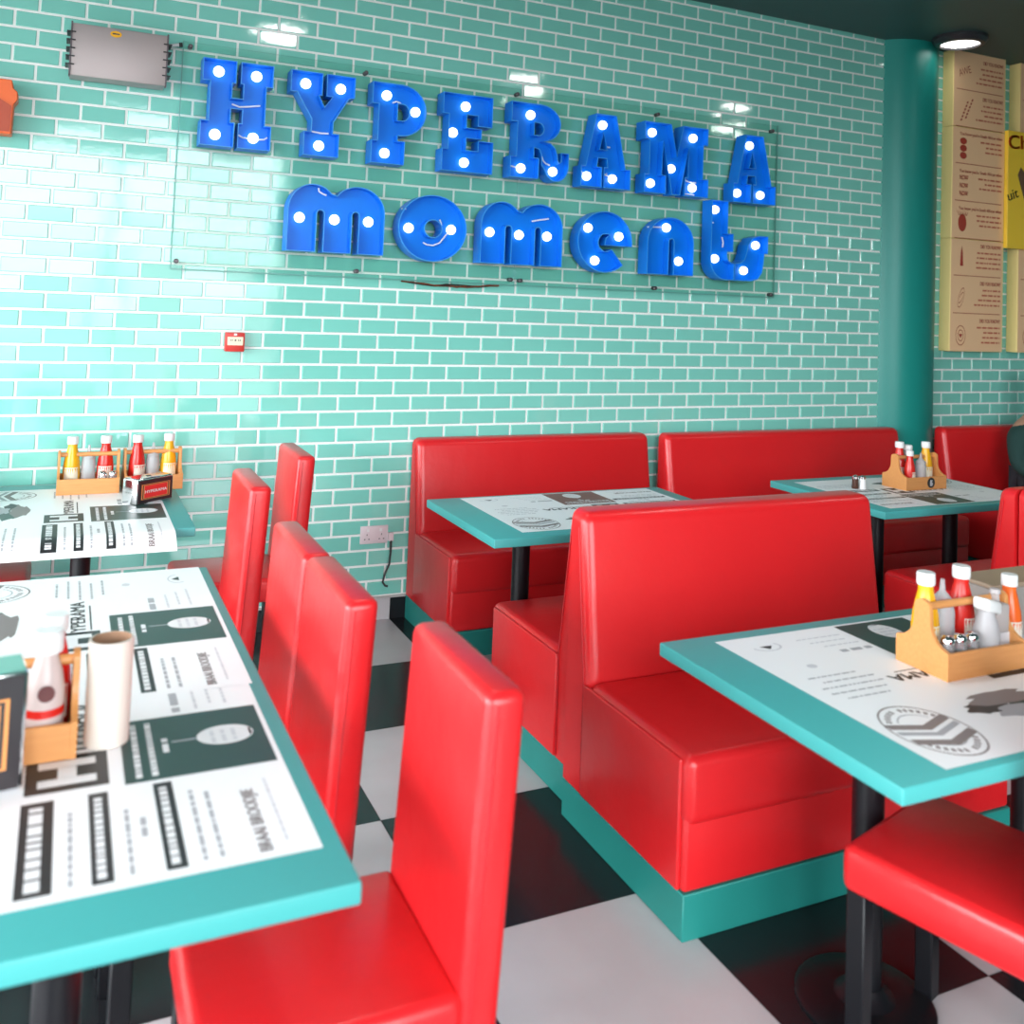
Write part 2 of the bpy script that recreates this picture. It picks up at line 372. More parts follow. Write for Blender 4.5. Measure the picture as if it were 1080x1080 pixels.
letter('A', 'blue marquee letter A with white wires, between R and M', Apoly(0, 0), [Ahole(0, 0)], [(2.847, 2.635), (2.755, 2.34), (2.921, 2.338)], [[(2.71, 2.375), (2.73, 2.355), (2.755, 2.34)], [(2.885, 2.365), (2.865, 2.36), (2.90, 2.35)], [(2.872, 2.515), (2.90, 2.515)]])
Mp = [(3.106, 2.684), (3.282, 2.684), (3.325, 2.5), (3.37, 2.684), (3.541, 2.684), (3.541, 2.585), (3.51, 2.585), (3.51, 2.385), (3.55, 2.385), (3.55, 2.28), (3.386, 2.28), (3.386, 2.385), (3.408, 2.385), (3.408, 2.56), (3.352, 2.28), (3.30, 2.28), (3.23, 2.58), (3.224, 2.385), (3.254, 2.385), (3.254, 2.28), (3.11, 2.28), (3.11, 2.385), (3.14, 2.385), (3.14, 2.585), (3.106, 2.585)]
letter('M', 'blue marquee capital M with five round bulbs', Mp, [], [(3.176, 2.63), (3.461, 2.627), (3.313, 2.433), (3.174, 2.337), (3.464, 2.334)], [[(3.40, 2.382), (3.44, 2.368), (3.49, 2.366)], [(3.40, 2.296), (3.48, 2.294)]])
letter('A', 'blue marquee letter A ending the upper word, at the corner of the clear panel', Apoly(1.035, -.005), [Ahole(1.035, -.005)], [(3.874, 2.627), (3.79, 2.332), (3.965, 2.333)])
def mpoly(dx, dz):
    p = [(1.115, 1.832), (1.115, 2.03)] + arc(1.234, 2.03, .119, .127, 180, 42, 14) + [(1.35, 2.108)] + arc(1.457, 2.032, .136, .128, 130, 0, 14) + [(1.593, 1.832), (1.465, 1.832)] + arc(1.446, 2.018, .019, .02, 0, 180, 8) + [(1.427, 1.832), (1.291, 1.832)] + arc(1.2715, 2.016, .0195, .02, 0, 180, 8) + [(1.252, 1.832)]
    return [(x + dx, z + dz) for x, z in p]
lw = 'lower word of the blue sign'
letter('m', 'blue marquee letter m beginning the lower word, three round bulbs', mpoly(0, 0), [], [(1.178, 1.994), (1.35, 1.995), (1.522, 1.996)], [[(1.265, 2.145), (1.268, 2.128), (1.285, 2.118), (1.305, 2.112)]], lw)
letter('o', 'blue ring-shaped marquee letter o with two round bulbs', arc(1.852, 1.985, .183, .168, 0, 351, 39), [arc(1.853, 1.983, .048, .046, 0, 340, 17)], [(1.734, 1.981), (1.965, 1.987)], [[(1.815, 1.912), (1.835, 1.902), (1.87, 1.9), (1.905, 1.915), (1.935, 1.955), (1.95, 1.97)], [(1.90, 2.035), (1.908, 2.02), (1.91, 2.005)], [(1.692, 2.075), (1.715, 2.077)]], lw)
letter('m', 'blue marquee letter m in the middle of the lower word, between o and e', mpoly(1.004, -.006), [], [(2.183, 1.99), (2.355, 1.986), (2.523, 1.988)], [[(2.43, 2.065), (2.475, 2.075), (2.53, 2.085)]], lw)
ep = [(3.04, 1.962)] + arc(2.868, 1.979, .172, .168, 2, 312, 34) + [(2.92, 1.928)] + arc(2.872, 1.975, .05, .05, -45, -300, 16) + [(2.872, 2.0), (2.864, 1.962)]
letter('e', 'blue marquee letter e of the lower word with three round bulbs', ep, [], [(2.776, 2.053), (2.976, 2.017), (2.826, 1.874)], [], lw)
npoly = [(3.146, 1.818), (3.146, 2.0)] + arc(3.303, 2.0, .157, .145, 180, 0, 20) + [(3.46, 1.818), (3.325, 1.818)] + arc(3.3065, 2.006, .0185, .02, 0, 180, 8) + [(3.288, 1.818)]
letter('n', 'blue marquee letter n of the lower word with two round bulbs', npoly, [], [(3.293, 2.089), (3.384, 1.9)], [[(3.165, 2.085), (3.22, 2.088), (3.27, 2.089)]], lw)
tp = [(3.585, 2.272), (3.585, 1.93)] + arc(3.695, 1.92, .11, .112, 175, 270, 10) + [(3.752, 1.808), (3.752, 1.905), (3.735, 1.906), (3.71, 1.92), (3.70, 1.945), (3.70, 1.974), (3.743, 1.974), (3.743, 2.08), (3.70, 2.08), (3.70, 2.272)]
letter('t', 'tall blue marquee letter t of the lower word with two round bulbs', tp, [], [(3.632, 2.22), (3.64, 1.929)], [[(3.59, 2.142), (3.625, 2.142)], [(3.69, 2.06), (3.70, 2.03), (3.695, 2.0)]], lw)
sp = [(3.76, 1.808), (3.88, 1.808), (3.93, 1.82), (3.962, 1.86), (3.972, 1.92), (3.976, 1.976), (4.003, 1.976), (4.003, 2.08), (3.94, 2.08), (3.89, 2.066), (3.855, 2.02), (3.845, 1.97), (3.83, 1.93), (3.80, 1.91), (3.76, 1.905)]
letter('s', 'blue marquee letter s ending the lower word with two round bulbs', sp, [], [(3.939, 2.026), (3.855, 1.869)], [], lw)

def panel(x0, x1, label, screws):
    t = thing('acrylic_panel', label, 'sign panel', ((x0 + x1) / 2, -.02, 1.715)); w = (x1 - x0) / 2
    a = G(); a.box((-w + .003, -.006, .003), (w - .003, 0, 1.072), .0005, 1); a.build('clear_sheet', ACR, t, smooth=0)
    e = G(); e.box((-w, -.008, 0), (w, .001, .006)); e.build('bottom_edge', ACRE, t, smooth=0)
    e = G(); s = -1 if x0 < 1 else 1
    e.box((s * w - .002, -.007, .004), (s * w + .002, .001, 1.075)); e.build('side_edge', ACRE, t, smooth=0)
    for x, z in screws:
        b = G(); b.lathe([(.011, .02), (.011, -.012), (.007, -.016)], (x - (x0 + x1) / 2, -.004, z - 1.715), 14, axis='y'); b.build('screw', STEELD, t)
panel(.61, 2.37, 'clear acrylic sheet behind the first half of the blue sign', [(.642, 2.765), (1.492, 2.757), (2.343, 2.757), (.632, 1.755), (1.491, 1.75), (2.345, 1.746)])
panel(2.376, 4.145, 'clear acrylic sheet behind the second half of the blue sign', [(3.252, 2.755), (4.10, 2.752), (2.404, 1.744), (3.27, 1.739), (4.12, 1.734)])
t = thing('loose_wires', 'tangle of loose brown wires hanging under the clear sign panel', 'wires', (2.0, -.012, 1.70))
for k in range(5):
    r_ = random.Random(k); a = G()
    pts = [(-.27 + .55 * i / 9, -.006 - .008 * r_.random(), .012 - .018 * math.sin(PI * i / 9) * r_.uniform(.3, 1.2) + r_.uniform(-.003, .003)) for i in range(10)]
    a.tube(pts, .003, 5); a.build('wire', INK if k % 2 else mat('brown_wire', (.16, .05, .02), .5), t)

# ------------------------------------------------------------------ things on the wall
t = thing('metal_wall_box', 'brushed steel wall box with slotted sides and yellow sticker', 'wall box', (.335, 0, 2.545))
a = G(); a.box((-.198, -.118, 0), (.198, -.004, .232), .004, 2); a.build('housing', STEEL, t)
a = G(); a.box((-.203, -.122, -.004), (-.196, -.09, .238), .001, 1); a.build('edge_strip', STEELD, t)
a = G(); a.box((.196, -.122, -.004), (.203, -.09, .238), .001, 1); a.build('edge_strip', STEELD, t)
for s in (-1, 1):
    for k in range(5):
        a = G(); z = .045 + k * .036
        a.box((s * .2 - .018, -.124, z), (s * .2 + .018, -.03, z + .005), .0005, 1)
        a.build('slot', INK, t, smooth=0)
a = G(); a.lathe([(.024, -.1195), (.024, -.1205)], (0, 0, 0), 20, axis='y'); a.box((-.015, -.1212, -.003), (.015, -.1204, .006), mi=1)
a.build('sticker', [MUS, INK], t, loc=(-.02, 0, .205)).scale = (1, 1, .6)
t = thing('wall_sensor', 'small white cable end with black tip beside the steel wall box', 'sensor', (.57, 0, 2.752))
a = G(); a.tube([(-.03, -.03, 0), (-.01, -.035, .004), (.02, -.04, .01)], .008, 8); a.build('sleeve', WHITE, t)
a = G(); a.tube([(.02, -.04, .01), (.035, -.042, .012)], .011, 8); a.build('tip', INK, t)
t = thing('orange_wall_sign', 'orange cut-out wall sign at the edge of the tiled wall', 'sign', (-.26, 0, 2.26))
o_ = [(-.2, 0), (.185, 0), (.188, .13), (.202, .15), (.2, .185), (.182, .2), (.176, .235), (-.2, .235)]
a = G(); a.prism(o_, -.10, -.005, lambda u, v, w: (u, w, v), bev=.003, seg=1); a.build('cut_out', ORANGE, t, smooth=30)
a = G(); a.prism([(-.2, .01), (.178, .01), (.18, .12), (.13, .15), (.02, .175), (-.2, .18)], -.106, -.101, lambda u, v, w: (u, w, v)); a.build('darker_panel', ORANGED, t, smooth=0)
t = thing('fire_alarm_call_point', 'red fire alarm call point with cream press panel on tiles', 'fire alarm', (.915, 0, 1.34))
a = G(); a.box((-.044, -.046, 0), (.044, 0, .09), .004, 2); a.build('body', REDP, t)
a = G(); a.box((-.036, -.049, .03), (.036, -.045, .07), .001, 1); 
for k, x in enumerate((-.022, -.014, 0, .014, .022)): a.lathe([(.0045 if k == 2 else .003, -.0495), (.0045 if k == 2 else .003, -.05)], (x, 0, .054), 10, 1, 'y')
a.build('press_panel', [CREAMP, INK], t, smooth=0)
a = G(); a.box((-.007, -.048, .076), (.007, -.044, .086), .001, 1); a.build('indicator', WHITE, t)
t = thing('double_wall_socket', 'pale double wall socket low on tiles beside the red bench', 'socket', (1.652, 0, .384))
a = G(); a.box((-.072, -.011, 0), (.072, 0, .088), .003, 2)
for s in (-1, 1):
    a.box((s * .033 - .006, -.0118, .060), (s * .033 + .006, -.0105, .074), mi=2)
    for dx, dz, w, h in ((0, .045, .0035, .009), (-.011, .023, .007, .0045), (.011, .023, .007, .0045)):
        a.box((s * .038 + dx - w / 2, -.0116, dz - h / 2), (s * .038 + dx + w / 2, -.0105, dz + h / 2), mi=1)
a.build('face_plate', [PINKW, INK, WHITE], t)
t = thing('black_cable', 'thin black cable hanging down from the wall socket', 'cable', (1.735, 0, .16))
a = G(); a.box((-.012, -.03, .235), (.014, 0, .275), .003, 2); a.build('plug', PINKW, t)
a = G(); a.tube([(.002, -.026, .238), (.003, -.025, .18), (0, -.02, .12), (-.02, -.018, .07), (-.03, -.018, .03), (-.018, -.02, .012), (-.004, -.02, .008)], .0055, 8); a.build('cord', INK, t)

# ------------------------------------------------------------------ menu boards, poster
def words(a, fr, x0, x1, v, h, rnd_, mi, wr=(1.2, 4.5), gap=.7):
    """a line of small print as word-shaped dashes"""
    x = x0
    while x < x1 - .004:
        w = min(rnd_.uniform(*wr) * h, x1 - x)
        a.add([fr(x, v), fr(x + w, v), fr(x + w, v + h), fr(x, v + h)], [[0, 1, 2, 3]], mi); x += w + h * gap
def menu_board(x0, x1, label, top=ZC, first=True):
    t = thing('menu_board', label, 'menu board', ((x0 + x1) / 2, 0, 1.41)); w = (x1 - x0) / 2
    zs = [1.41, 2.18, 2.95, ZC]
    for i in range(3):
        a = G(); a.box((-w, -.09, zs[i] - 1.41 + .001), (w, 0, zs[i + 1] - 1.41 - .001), .003, 1, 0)
        a.add([(-w + .006, -.0905, zs[i] - 1.41 + .004), (w - .012, -.0905, zs[i] - 1.41 + .004), (w - .012, -.0905, zs[i + 1] - 1.41 - .004), (-w + .006, -.0905, zs[i + 1] - 1.41 - .004)], [[0, 1, 2, 3]], 1)
        ob = a.build('box_module', [YEL, PEACH], t, smooth=0)
        p = G(); fr = lambda u, v, d=0: (u, -.0910 - d, v)
        rr = random.Random(i + 5)
        for c in range(3 if i < 2 else 2):
            zb = zs[i] - 1.41 + .257 * c
            hd = 'DID YOU KNOW?' if i != 1 else "You know you're South African when"
            L_ = -w + .03; Rr = w - .03
            if c or i: p.add([fr(L_, zb + .002), fr(Rr, zb + .002), fr(Rr, zb + .007), fr(L_, zb + .007)], [[0, 1, 2, 3]])
            hw = .2 if i != 1 else .42
            write(p, hd, lambda u, v: fr(Rr - hw + u, zb + .2 + v), hw, .026 if i != 1 else .022, 0, .0012)
            for k in range(4 if i != 1 else 3):
                lw_ = rr.uniform(.16, .27)
                words(p, fr, Rr - lw_, Rr, zb + .16 - k * .034, .012, rr, 1)
            ic = (L_ + .075, zb + .11)
            if i == 1 and c == 2:          # traffic light
                for k in range(3):
                    p.add([fr(ic[0] + .034 * math.cos(2 * PI * q / 12), ic[1] + .05 - .05 * k + .024 * math.sin(2 * PI * q / 12)) for q in range(12)], [list(range(12))])
            elif i == 1 and c == 1:
                for k in range(3): write(p, 'NOW', lambda u, v, k=k: fr(L_ + .045 + u, zb + .15 - k * .055 + v), .08, .032, 0, .003)
            elif i == 1:                   # oval fruit
                p.add([fr(ic[0] + .04 * math.cos(2 * PI * q / 20), ic[1] + .06 * math.sin(2 * PI * q / 20)) for q in range(20)], [list(range(20))])
                for k in range(-3, 4): p.add([fr(ic[0] + .012 * k, ic[1] + .05), fr(ic[0] + .012 * k + .008, ic[1] + .05), fr(ic[0] + .02 * k, ic[1] + .09)], [[0, 1, 2]])
            elif i == 0 and c == 2:        # pointed tall mark
                p.add([fr(ic[0] - .015, ic[1] - .04), fr(ic[0] + .015, ic[1] - .04), fr(ic[0] + .01, ic[1] + .05), fr(ic[0], ic[1] + .1), fr(ic[0] - .01, ic[1] + .05)], [[0, 1, 2, 3, 4]])
            elif i == 2 and c == 1:
                cs, sn = math.cos(.35), math.sin(.35)
                write(p, 'AWE', lambda u, v: fr(L_ + .03 + u * cs - v * sn, zb + .09 + u * sn + v * cs), .12, .05, 0)
            elif i == 2:                   # slanting scribble
                for k in range(2):
                    for q in range(6):
                        x = L_ + .04 + .045 * k + q * .012; z = zb + .04 + q * .025 + k * .02
                        p.add([fr(x, z), fr(x + .016, z + .004), fr(x + .02, z + .02), fr(x + .004, z + .016)], [[0, 1, 2, 3]])
            else:                          # line-drawn emblem: rings
                for r0, r1 in ((.055, .06), (.03, .035)):
                    n = 18; sx = .8 if c == 0 else .45
                    for q in range(n):
                        a0, a1 = 2 * PI * q / n, 2 * PI * (q + 1) / n
                        P_ = lambda r, an: fr(ic[0] + sx * r * math.cos(an) + (.02 * math.sin(an) if c else 0), ic[1] + 1.15 * r * math.sin(an))
                        p.add([P_(r0, a0), P_(r1, a0), P_(r1, a1), P_(r0, a1)], [[0, 1, 2, 3]])
                if c == 0: p.add([fr(ic[0] - .02, ic[1] + .01), fr(ic[0], ic[1] - .02), fr(ic[0] + .02, ic[1] + .01)], [[0, 1, 2]])
        p.build('printed_text', [RTXT, mat('faded_rust_ink', (.58, .14, .08), .5)], ob, smooth=0)
    return t
menu_board(5.60, 6.12, 'tall yellow and peach menu board with red print right of teal column')
menu_board(6.27, 6.80, 'second tall yellow board partly behind the yellow poster')
t = thing('yellow_poster', 'yellow poster with orange lettering fixed across the menu boards', 'poster', (6.55, -.094, 2.14))
a = G(); a.box((-.44, -.03, 0), (.44, 0, .83), .002, 1); a.build('board', YELP, t, smooth=0)
p = G(); fr = lambda u, v: (-.44 + u, -.0306, v)
fo = lambda u, v: (-.44 + u, -.0312, v)
rot = lambda f, x, z, an: (lambda u, v: f(x + u * math.cos(an) - v * math.sin(an), z + u * math.sin(an) + v * math.cos(an)))
write(p, 'Chap', rot(fr, .008, .70, .06), .36, .10, 0, .005); write(p, 'Chap', rot(fo, .012, .703, .06), .35, .092, 1, .001)
write(p, 'uit', rot(fr, .012, .33, .35), .11, .07, 2, .002)
p.build('lettering', [mat('poster_red', (.75, .05, .01), .4), mat('poster_orange', (.9, .2, .01), .4), INK], t, smooth=0)
p = G()   # a wrapped sweet, seen at a slant
p.prism([(.22, .50), (.13, .58), (.10, .52), (.19, .30), (.30, .26), (.40, .34), (.42, .62), (.30, .62)], 0, .0005, lambda u, v, w: (-.44 + u, -.0306 - w, v), 0)
p.prism([(.24, .50), (.20, .56), (.28, .60), (.40, .60), (.40, .38)], 0, .0005, lambda u, v, w: (-.44 + u, -.0312 - w, v), 1)
p.build('picture', [mat('poster_brown', (.17, .09, .05), .5), mat('poster_gold', (.8, .4, .02), .5)], t, smooth=0)

# ------------------------------------------------------------------ upholstered benches
def bench(label, loc, W, D, H, rz=0.0, cat='bench', back_t=.15, lean=.07):
    t = thing('booth_bench', label, cat, loc, rz, 'red booth benches')
    a = G(); a.box((0, 0, 0), (W, D, .118), .003, 1); a.build('plinth', TEALP, t)
    a = G(); a.box((.003, .004, .118), (W - .003, D - back_t + .02, .315), .012, 3)
    a.build('seat_base', VINYL, t)
    def puff(x, y, z):
        k = math.sin(PI * min(1, max(0, x / W))) * math.sin(PI * min(1, max(0, y / D)))
        return (x, y, z + (.008 * k if z > .4 else 0))
    a = G(); a.box((-.001, -.008, .283), (W + .001, D - back_t + .012, .466), .032, 5, fn=puff); a.build('seat_cushion', VINYL, t)
    y0 = D - back_t
    prof = [(y0, .118), (y0, .47), (y0 + lean, H), (D - .004, H), (D - .002, .118)]
    a = G(); a.prism(prof, .001, W - .001, lambda u, v, w: (w, u, v), bev=.036, seg=5, keep=lambda c: c.y < D - .02 and c.z > .15); ob = a.build('backrest', VINYL, t)
    for s in (0, 1):
        a = G(); x = s * W
        a.box((x - .007, .022, .119), (x + .007, y0 + .03, .452), .006, 3); a.build('side_panel', VINYL, t)
    for s in (0, 1):    # sewn seam down each end of the back
        x = -.001 + s * (W + .002)
        a = G(); a.tube([(x, y0 + .036, .13), (x, y0 + .036, .46), (x, y0 + .036 + lean * .9, H - .05)], .0022, 6); a.build('seam', SEAM, ob)
    return t
bench('red booth bench against tiled wall, left of the gap, behind the nearer wall table', (1.83, -.625, 0), 1.39, .61, .912)
bench('long red booth bench against the tiled wall beside the teal column', (3.30, -.685, 0), 1.80, .62, .912)
bench('red booth bench facing the camera, middle of the room, beside the large table', (1.70, -2.62, 0), 1.225, .66, .965, back_t=.152)
bench('red booth bench facing the tiled wall, behind the middle bench', (2.965, -1.285, 0), 1.225, .665, .955, PI, back_t=.15)
bench('red booth bench right of the teal column with a person in green', (5.50, -.685, 0), 1.6, .62, .905)
bench('red booth bench facing the wall, seen beyond the wooden caddy at the photo edge', (5.05, -1.405, 0), 1.4, .67, .955, PI, back_t=.15)
bench('red booth bench at the extreme edge, back to back with the one beyond the caddy', (3.66, -2.75, 0), 1.4, .67, .96)

# ------------------------------------------------------------------ tables
def table(label, x0, x1, y0, y1, posts, z=.75):
    cx, cy = (x0 + x1) / 2, (y0 + y1) / 2; w, d = (x1 - x0) / 2, (y1 - y0) / 2
    t = thing('dining_table', label, 'table', (cx, cy, 0), 0, 'teal topped tables')
    a = G(); a.box((-w, -d, z - .034), (w, d, z), .004, 3); a.build('tabletop', TEAL, t)
    for px, py in posts:
        a = G(); a.lathe([(.037, .02), (.037, z - .05), (.05, z - .046), (.05, z - .035)], (px - cx, py - cy, 0), 24); ob = a.build('post', BLACK, t)
        a = G(); a.lathe([(.16, 0), (.16, .006), (.15, .012), (.07, .016)], (px - cx, py - cy, 0), 40); a.lathe([(.075, .014), (.06, .02), (.04, .045)], (px - cx, py - cy, 0), 24); a.build('base_plate', BLACK, t)
        a = G(); a.box((px - cx - .14, py - cy - .03, z - .046), (px - cx + .14, py - cy + .03, z - .034), .002, 1); a.build('bracket', BLACK, t)
    return t
table('teal table with printed sheet between the wall bench and the middle benches', 1.655, 2.85, -1.465, -.735, [(1.945, -1.1), (2.55, -1.1)])
table('teal table with wooden caddy in front of the teal column', 3.555, 4.63, -1.50, -.73, [(3.92, -1.1), (4.44, -1.1)])
table('large teal table with wooden caddy and sauces, in front of the middle bench', 1.636, 2.84, -3.375, -2.572, [(1.99, -2.95), (2.55, -2.95)])
table('long teal table with two printed sheets and white tube, nearest the camera', -.17, .63, -3.288, -1.527, [(.23, -2.95), (.23, -1.9)])
table('teal table against the tiled wall with two wooden caddies', -.14, .66, -.99, -.04, [(.288, -.55)])

# ------------------------------------------------------------------ printed placemats
def placemat(label, loc, rz, depth=.73, hang=None, seed=1, boxmat=1):
    t = thing('printed_placemat', label, 'placemat', loc, rz, 'printed placemats')
    W = .97; sv = depth / .73
    def P(u, v, d):
        x, y, z = u, v * sv, d
        if hang and u < hang:
            q = hang - u; z = d - 3.6 * q * q
        return (x, y, z)
    def rect(a, u0, u1, v0, v1, d, mi):
        n = 24 if hang else 1
        for k in range(n):
            p, q = u0 + (u1 - u0) * k / n, u0 + (u1 - u0) * (k + 1) / n
            a.add([P(p, v0, d), P(q, v0, d), P(q, v1, d), P(p, v1, d)], [[0, 1, 2, 3]], mi)
    a = G(); n = 40 if hang else 1
    for k in range(n):
        p, q = W * k / n, W * (k + 1) / n
        a.add([P(p, 0, 0), P(q, 0, 0), P(q, .73, 0), P(p, .73, 0)], [[0, 1, 2, 3]], 0)
    a.build('sheet', PAPER, t, smooth=0)
    E_ = lambda e: W - e
    mats_ = [INK, INKG if boxmat == 1 else INKG_RED, INKS, INKW, INKL, INKS, INKM]
    a = G(); rr = random.Random(seed); f = lambda d: (lambda u, v: P(u, v, d))
    d1, d2 = .0003, .0006
    # dark box with a spoon-shaped picture
    rect(a, E_(.66), E_(.40), .01, .275, d1, 1)
    a.add([P(E_(.52) + .042 * math.cos(2 * PI * k / 28), .085 + .054 * math.sin(2 * PI * k / 28), d2) for k in range(28)], [list(range(28))], 3)
    for k in range(3): words(a, f(.0009), E_(.55), E_(.49), .065 + k * .02, .008, rr, 4)
    rect(a, E_(.523), E_(.517), .14, .185, d2, 2)
    rect(a, E_(.535), E_(.505), .035, .04, d2, 3)
    for v in (.245, .218): words(a, f(d2), E_(.645), E_(.42), v, .011, rr, 3, (.6, 1.8), .3)
    words(a, f(d2), E_(.56), E_(.50), .192, .011, rr, 3)
    a.build('printed_box', mats_, t, smooth=0); a = G()
    # big H in a black box
    rect(a, E_(.645), E_(.51), .30, .435, d1, 0)
    for u0, u1, v0, v1 in ((E_(.625), E_(.598), .32, .415), (E_(.557), E_(.53), .32, .415), (E_(.60), E_(.555), .352, .383)): rect(a, u0, u1, v0, v1, d2, 3)
    a.build('printed_initial', mats_, t, smooth=0); a = G()
    # three headed blocks
    for v0, v1 in ((.20, .231), (.304, .335), (.388, .438)):
        rect(a, E_(.948), E_(.673), v0, v1, d1, 0); words(a, f(d2), E_(.935), E_(.69), v0 + (v1 - v0) * .32, (v1 - v0) * .42, rr, 3, (.6, 1.6), .28)
    for v in (.17, .145, .275, .36): words(a, f(d1), E_(.94), E_(rr.uniform(.69, .76)), v, .007, rr, 2)
    words(a, f(d1), E_(.84), E_(.78), .25, .009, rr, 2)
    a.build('printed_banners', mats_, t, smooth=0); a = G()
    write(a, 'BRAAI BROODJIE', lambda u, v: P(E_(.948) + u, .073 + v, d1), .2, .021, 6, .0012)
    words(a, f(d1), E_(.93), E_(.72), .045, .005, rr, 4)
    a.build('printed_heading', mats_, t, smooth=0); a = G()
    # brand word and round crest
    write(a, 'HYPERAMA', lambda u, v: P(E_(.545) + u, .333 + v, d1), .285, .036, 0, .002)
    rect(a, E_(.50), E_(.30), .318, .322, d1, 0)
    a.build('printed_title', mats_, t, smooth=0); a = G()
    c = (E_(.12), .59)
    for r0 in (1.0, ):
        for k in range(36):
            a0, a1 = 2 * PI * k / 36, 2 * PI * (k + 1) / 36
            q = lambda r, an: P(c[0] + .095 * r * math.cos(an), c[1] + .12 * r * math.sin(an), d1)
            a.add([q(.96, a0), q(1, a0), q(1, a1), q(.96, a1)], [[0, 1, 2, 3]], 6)
            if k % 18 in (3, 4, 5, 6, 7, 8, 10, 11, 12, 13, 14): a.add([q(.74, a0), q(.86, a0), q(.86, a0 + .1), q(.74, a0 + .1)], [[0, 1, 2, 3]], 6)
            if 4 <= k % 18 <= 13: a.add([q(.60, a0), q(.63, a0), q(.63, a1), q(.60, a1)], [[0, 1, 2, 3]], 2)
    for dv, wd_, mi in ((.032, .024, 6), (-.004, .016, 2), (-.04, .024, 6)):
        for s in (-1, 1):
            x1 = .085
            a.add([P(c[0], c[1] + dv + .018, d2), P(c[0] + s * x1, c[1] + dv - .012, d2), P(c[0] + s * x1, c[1] + dv - .012 + wd_, d2), P(c[0], c[1] + dv + .018 + wd_, d2)], [[0, 1, 2, 3]], mi)
    a.build('printed_crest', mats_, t, smooth=0); a = G()
    # picture of food: irregular dark shapes
    for (cu, cv, ru, rv, mi) in ((E_(.42), .52, .10, .035, 6), (E_(.34), .55, .06, .028, 0), (E_(.48), .56, .08, .04, 1), (E_(.40), .585, .06, .03, 2)):
        pts = [(cu + ru * (1 + .25 * math.sin(5 * q) + rr.uniform(-.1, .1)) * math.cos(q), cv + rv * (1 + rr.uniform(-.2, .2)) * math.sin(q)) for q in [2 * PI * k / 18 for k in range(18)]]
        a.flat(pts, [], f(d1 + .00005 * mi), mi)
    a.build('printed_picture', mats_, t, smooth=0); a = G()
    # small round emblem and lines of small print
    for k in range(20):
        if k < 12:
            a0, a1 = 2 * PI * k / 20, 2 * PI * (k + 1) / 20
            q = lambda r, an: P(E_(.11) + .045 * r * math.cos(an), .075 + .028 * r * math.sin(an), d1)
            a.add([q(.85, a0), q(1, a0), q(1, a1), q(.85, a1)], [[0, 1, 2, 3]], 4)
    a.add([P(E_(.13), .07, d1), P(E_(.09), .07, d1), P(E_(.11), .092, d1)], [[0, 1, 2]], 0)
    for v, e0, e1 in ((.06, .37, .22), (.09, .36, .24), (.12, .38, .26), (.28, .21, .06), (.31, .24, .08), (.34, .24, .05), (.37, .22, .05), (.40, .20, .07)):
        words(a, f(d1), E_(e0), E_(e1), v, .006, rr, 2 if v > .2 else 4)
    words(a, f(d1), E_(.385), E_(.28), .155, .016, rr, 2)
    a.add([P(E_(.13) + .015 * math.cos(q), .22 + .012 * math.sin(q), d1) for q in [2 * PI * k / 10 for k in range(10)]], [list(range(10))], 4)
    for v in (.52, .55, .58): words(a, f(d1), E_(.93), E_(.70), v, .007, rr, 2)
    a.build('small_print', mats_, t, smooth=0)
    return t
placemat('printed sheet at the near end of the long table, wooden caddy on it', (.597, -3.18, .7505), PI / 2)
placemat('printed sheet at the far end of the long table', (.605, -2.497, .7513), PI / 2, seed=2)
placemat('printed sheet under the sauce caddy on the large table', (2.747, -2.62, .7505), PI, seed=3)
placemat('printed sheet with a brown box on the table before the shorter wall bench', (2.772, -.757, .7505), PI, .64, seed=4, boxmat=2)
placemat('printed sheet under the small caddy by the teal column', (3.645, -1.445, .7505), 0, .64, seed=5)
placemat('printed sheet hanging over the near edge of the table at the wall', (.585, -1.115, .7505), PI / 2, hang=.118, seed=6)

# ------------------------------------------------------------------ chairs
def chair(label, loc, rz, first=[None]):
    grp = 'red high-backed chairs'
    if first[0]: return copy_thing(first[0], loc, rz, label, grp)
    t = thing('dining_chair', label, 'chair', loc, rz, grp)     # faces -x, origin under the seat front edge
    a = G(); a.box((0, -.2, .365), (.43, .2, .462), .022, 4, fn=lambda x, y, z: (x, y, z + (.006 * math.cos(y * 7) if z > .44 else 0))); a.build('seat', VINYL, t)
    def lean(x, y, z): return (x + (.035 * ((z - .36) / .6)), y, z)
    a = G(); a.box((.415, -.2, .33), (.492, .2, .952), .02, 4, fn=lean); ob = a.build('backrest', VINYL, t)
    for s in (-1, 1):
        a = G(); a.tube([lean(.436, s * .2005, .36), lean(.436, s * .2005, .66), lean(.436, s * .2, .93)], .002, 6); a.build('seam', SEAM, ob)
    for x, y in ((.03, -.165), (.03, .165), (.42, -.165), (.42, .165)):
        a = G(); k = .02 if x > .2 else 0
        a.box((x - .021, y - .021, 0), (x + .021, y + .021, .37), .003, 1, fn=lambda X, Y, Z: (X + k * (1 - Z / .37), Y, Z)); a.build('leg', BLACK, t)
    first[0] = t; return t
chair('red high-backed chair nearest the camera at the long table', (.42, -2.99, 0), 0)
chair('red high-backed chair second along the long table, in front of its neighbour', (.325, -2.432, 0), 0)
chair('red high-backed chair third along the long table, half hidden behind its neighbour', (.32, -2.027, 0), 0)
chair('red high-backed chair standing at the gap between the long table and the wall table', (.34, -1.125, 0), 0)
chair('red high-backed chair closest to the tiled wall, pulled out from the table', (.635, -.53, 0), 0)
chair('red chair tucked in on the far side of the wall table, only its seat showing', (.11, -.34, 0), PI)
chair('red chair with black legs in front of the large table, only its seat showing', (1.98, -3.01, 0), math.radians(-73.3))

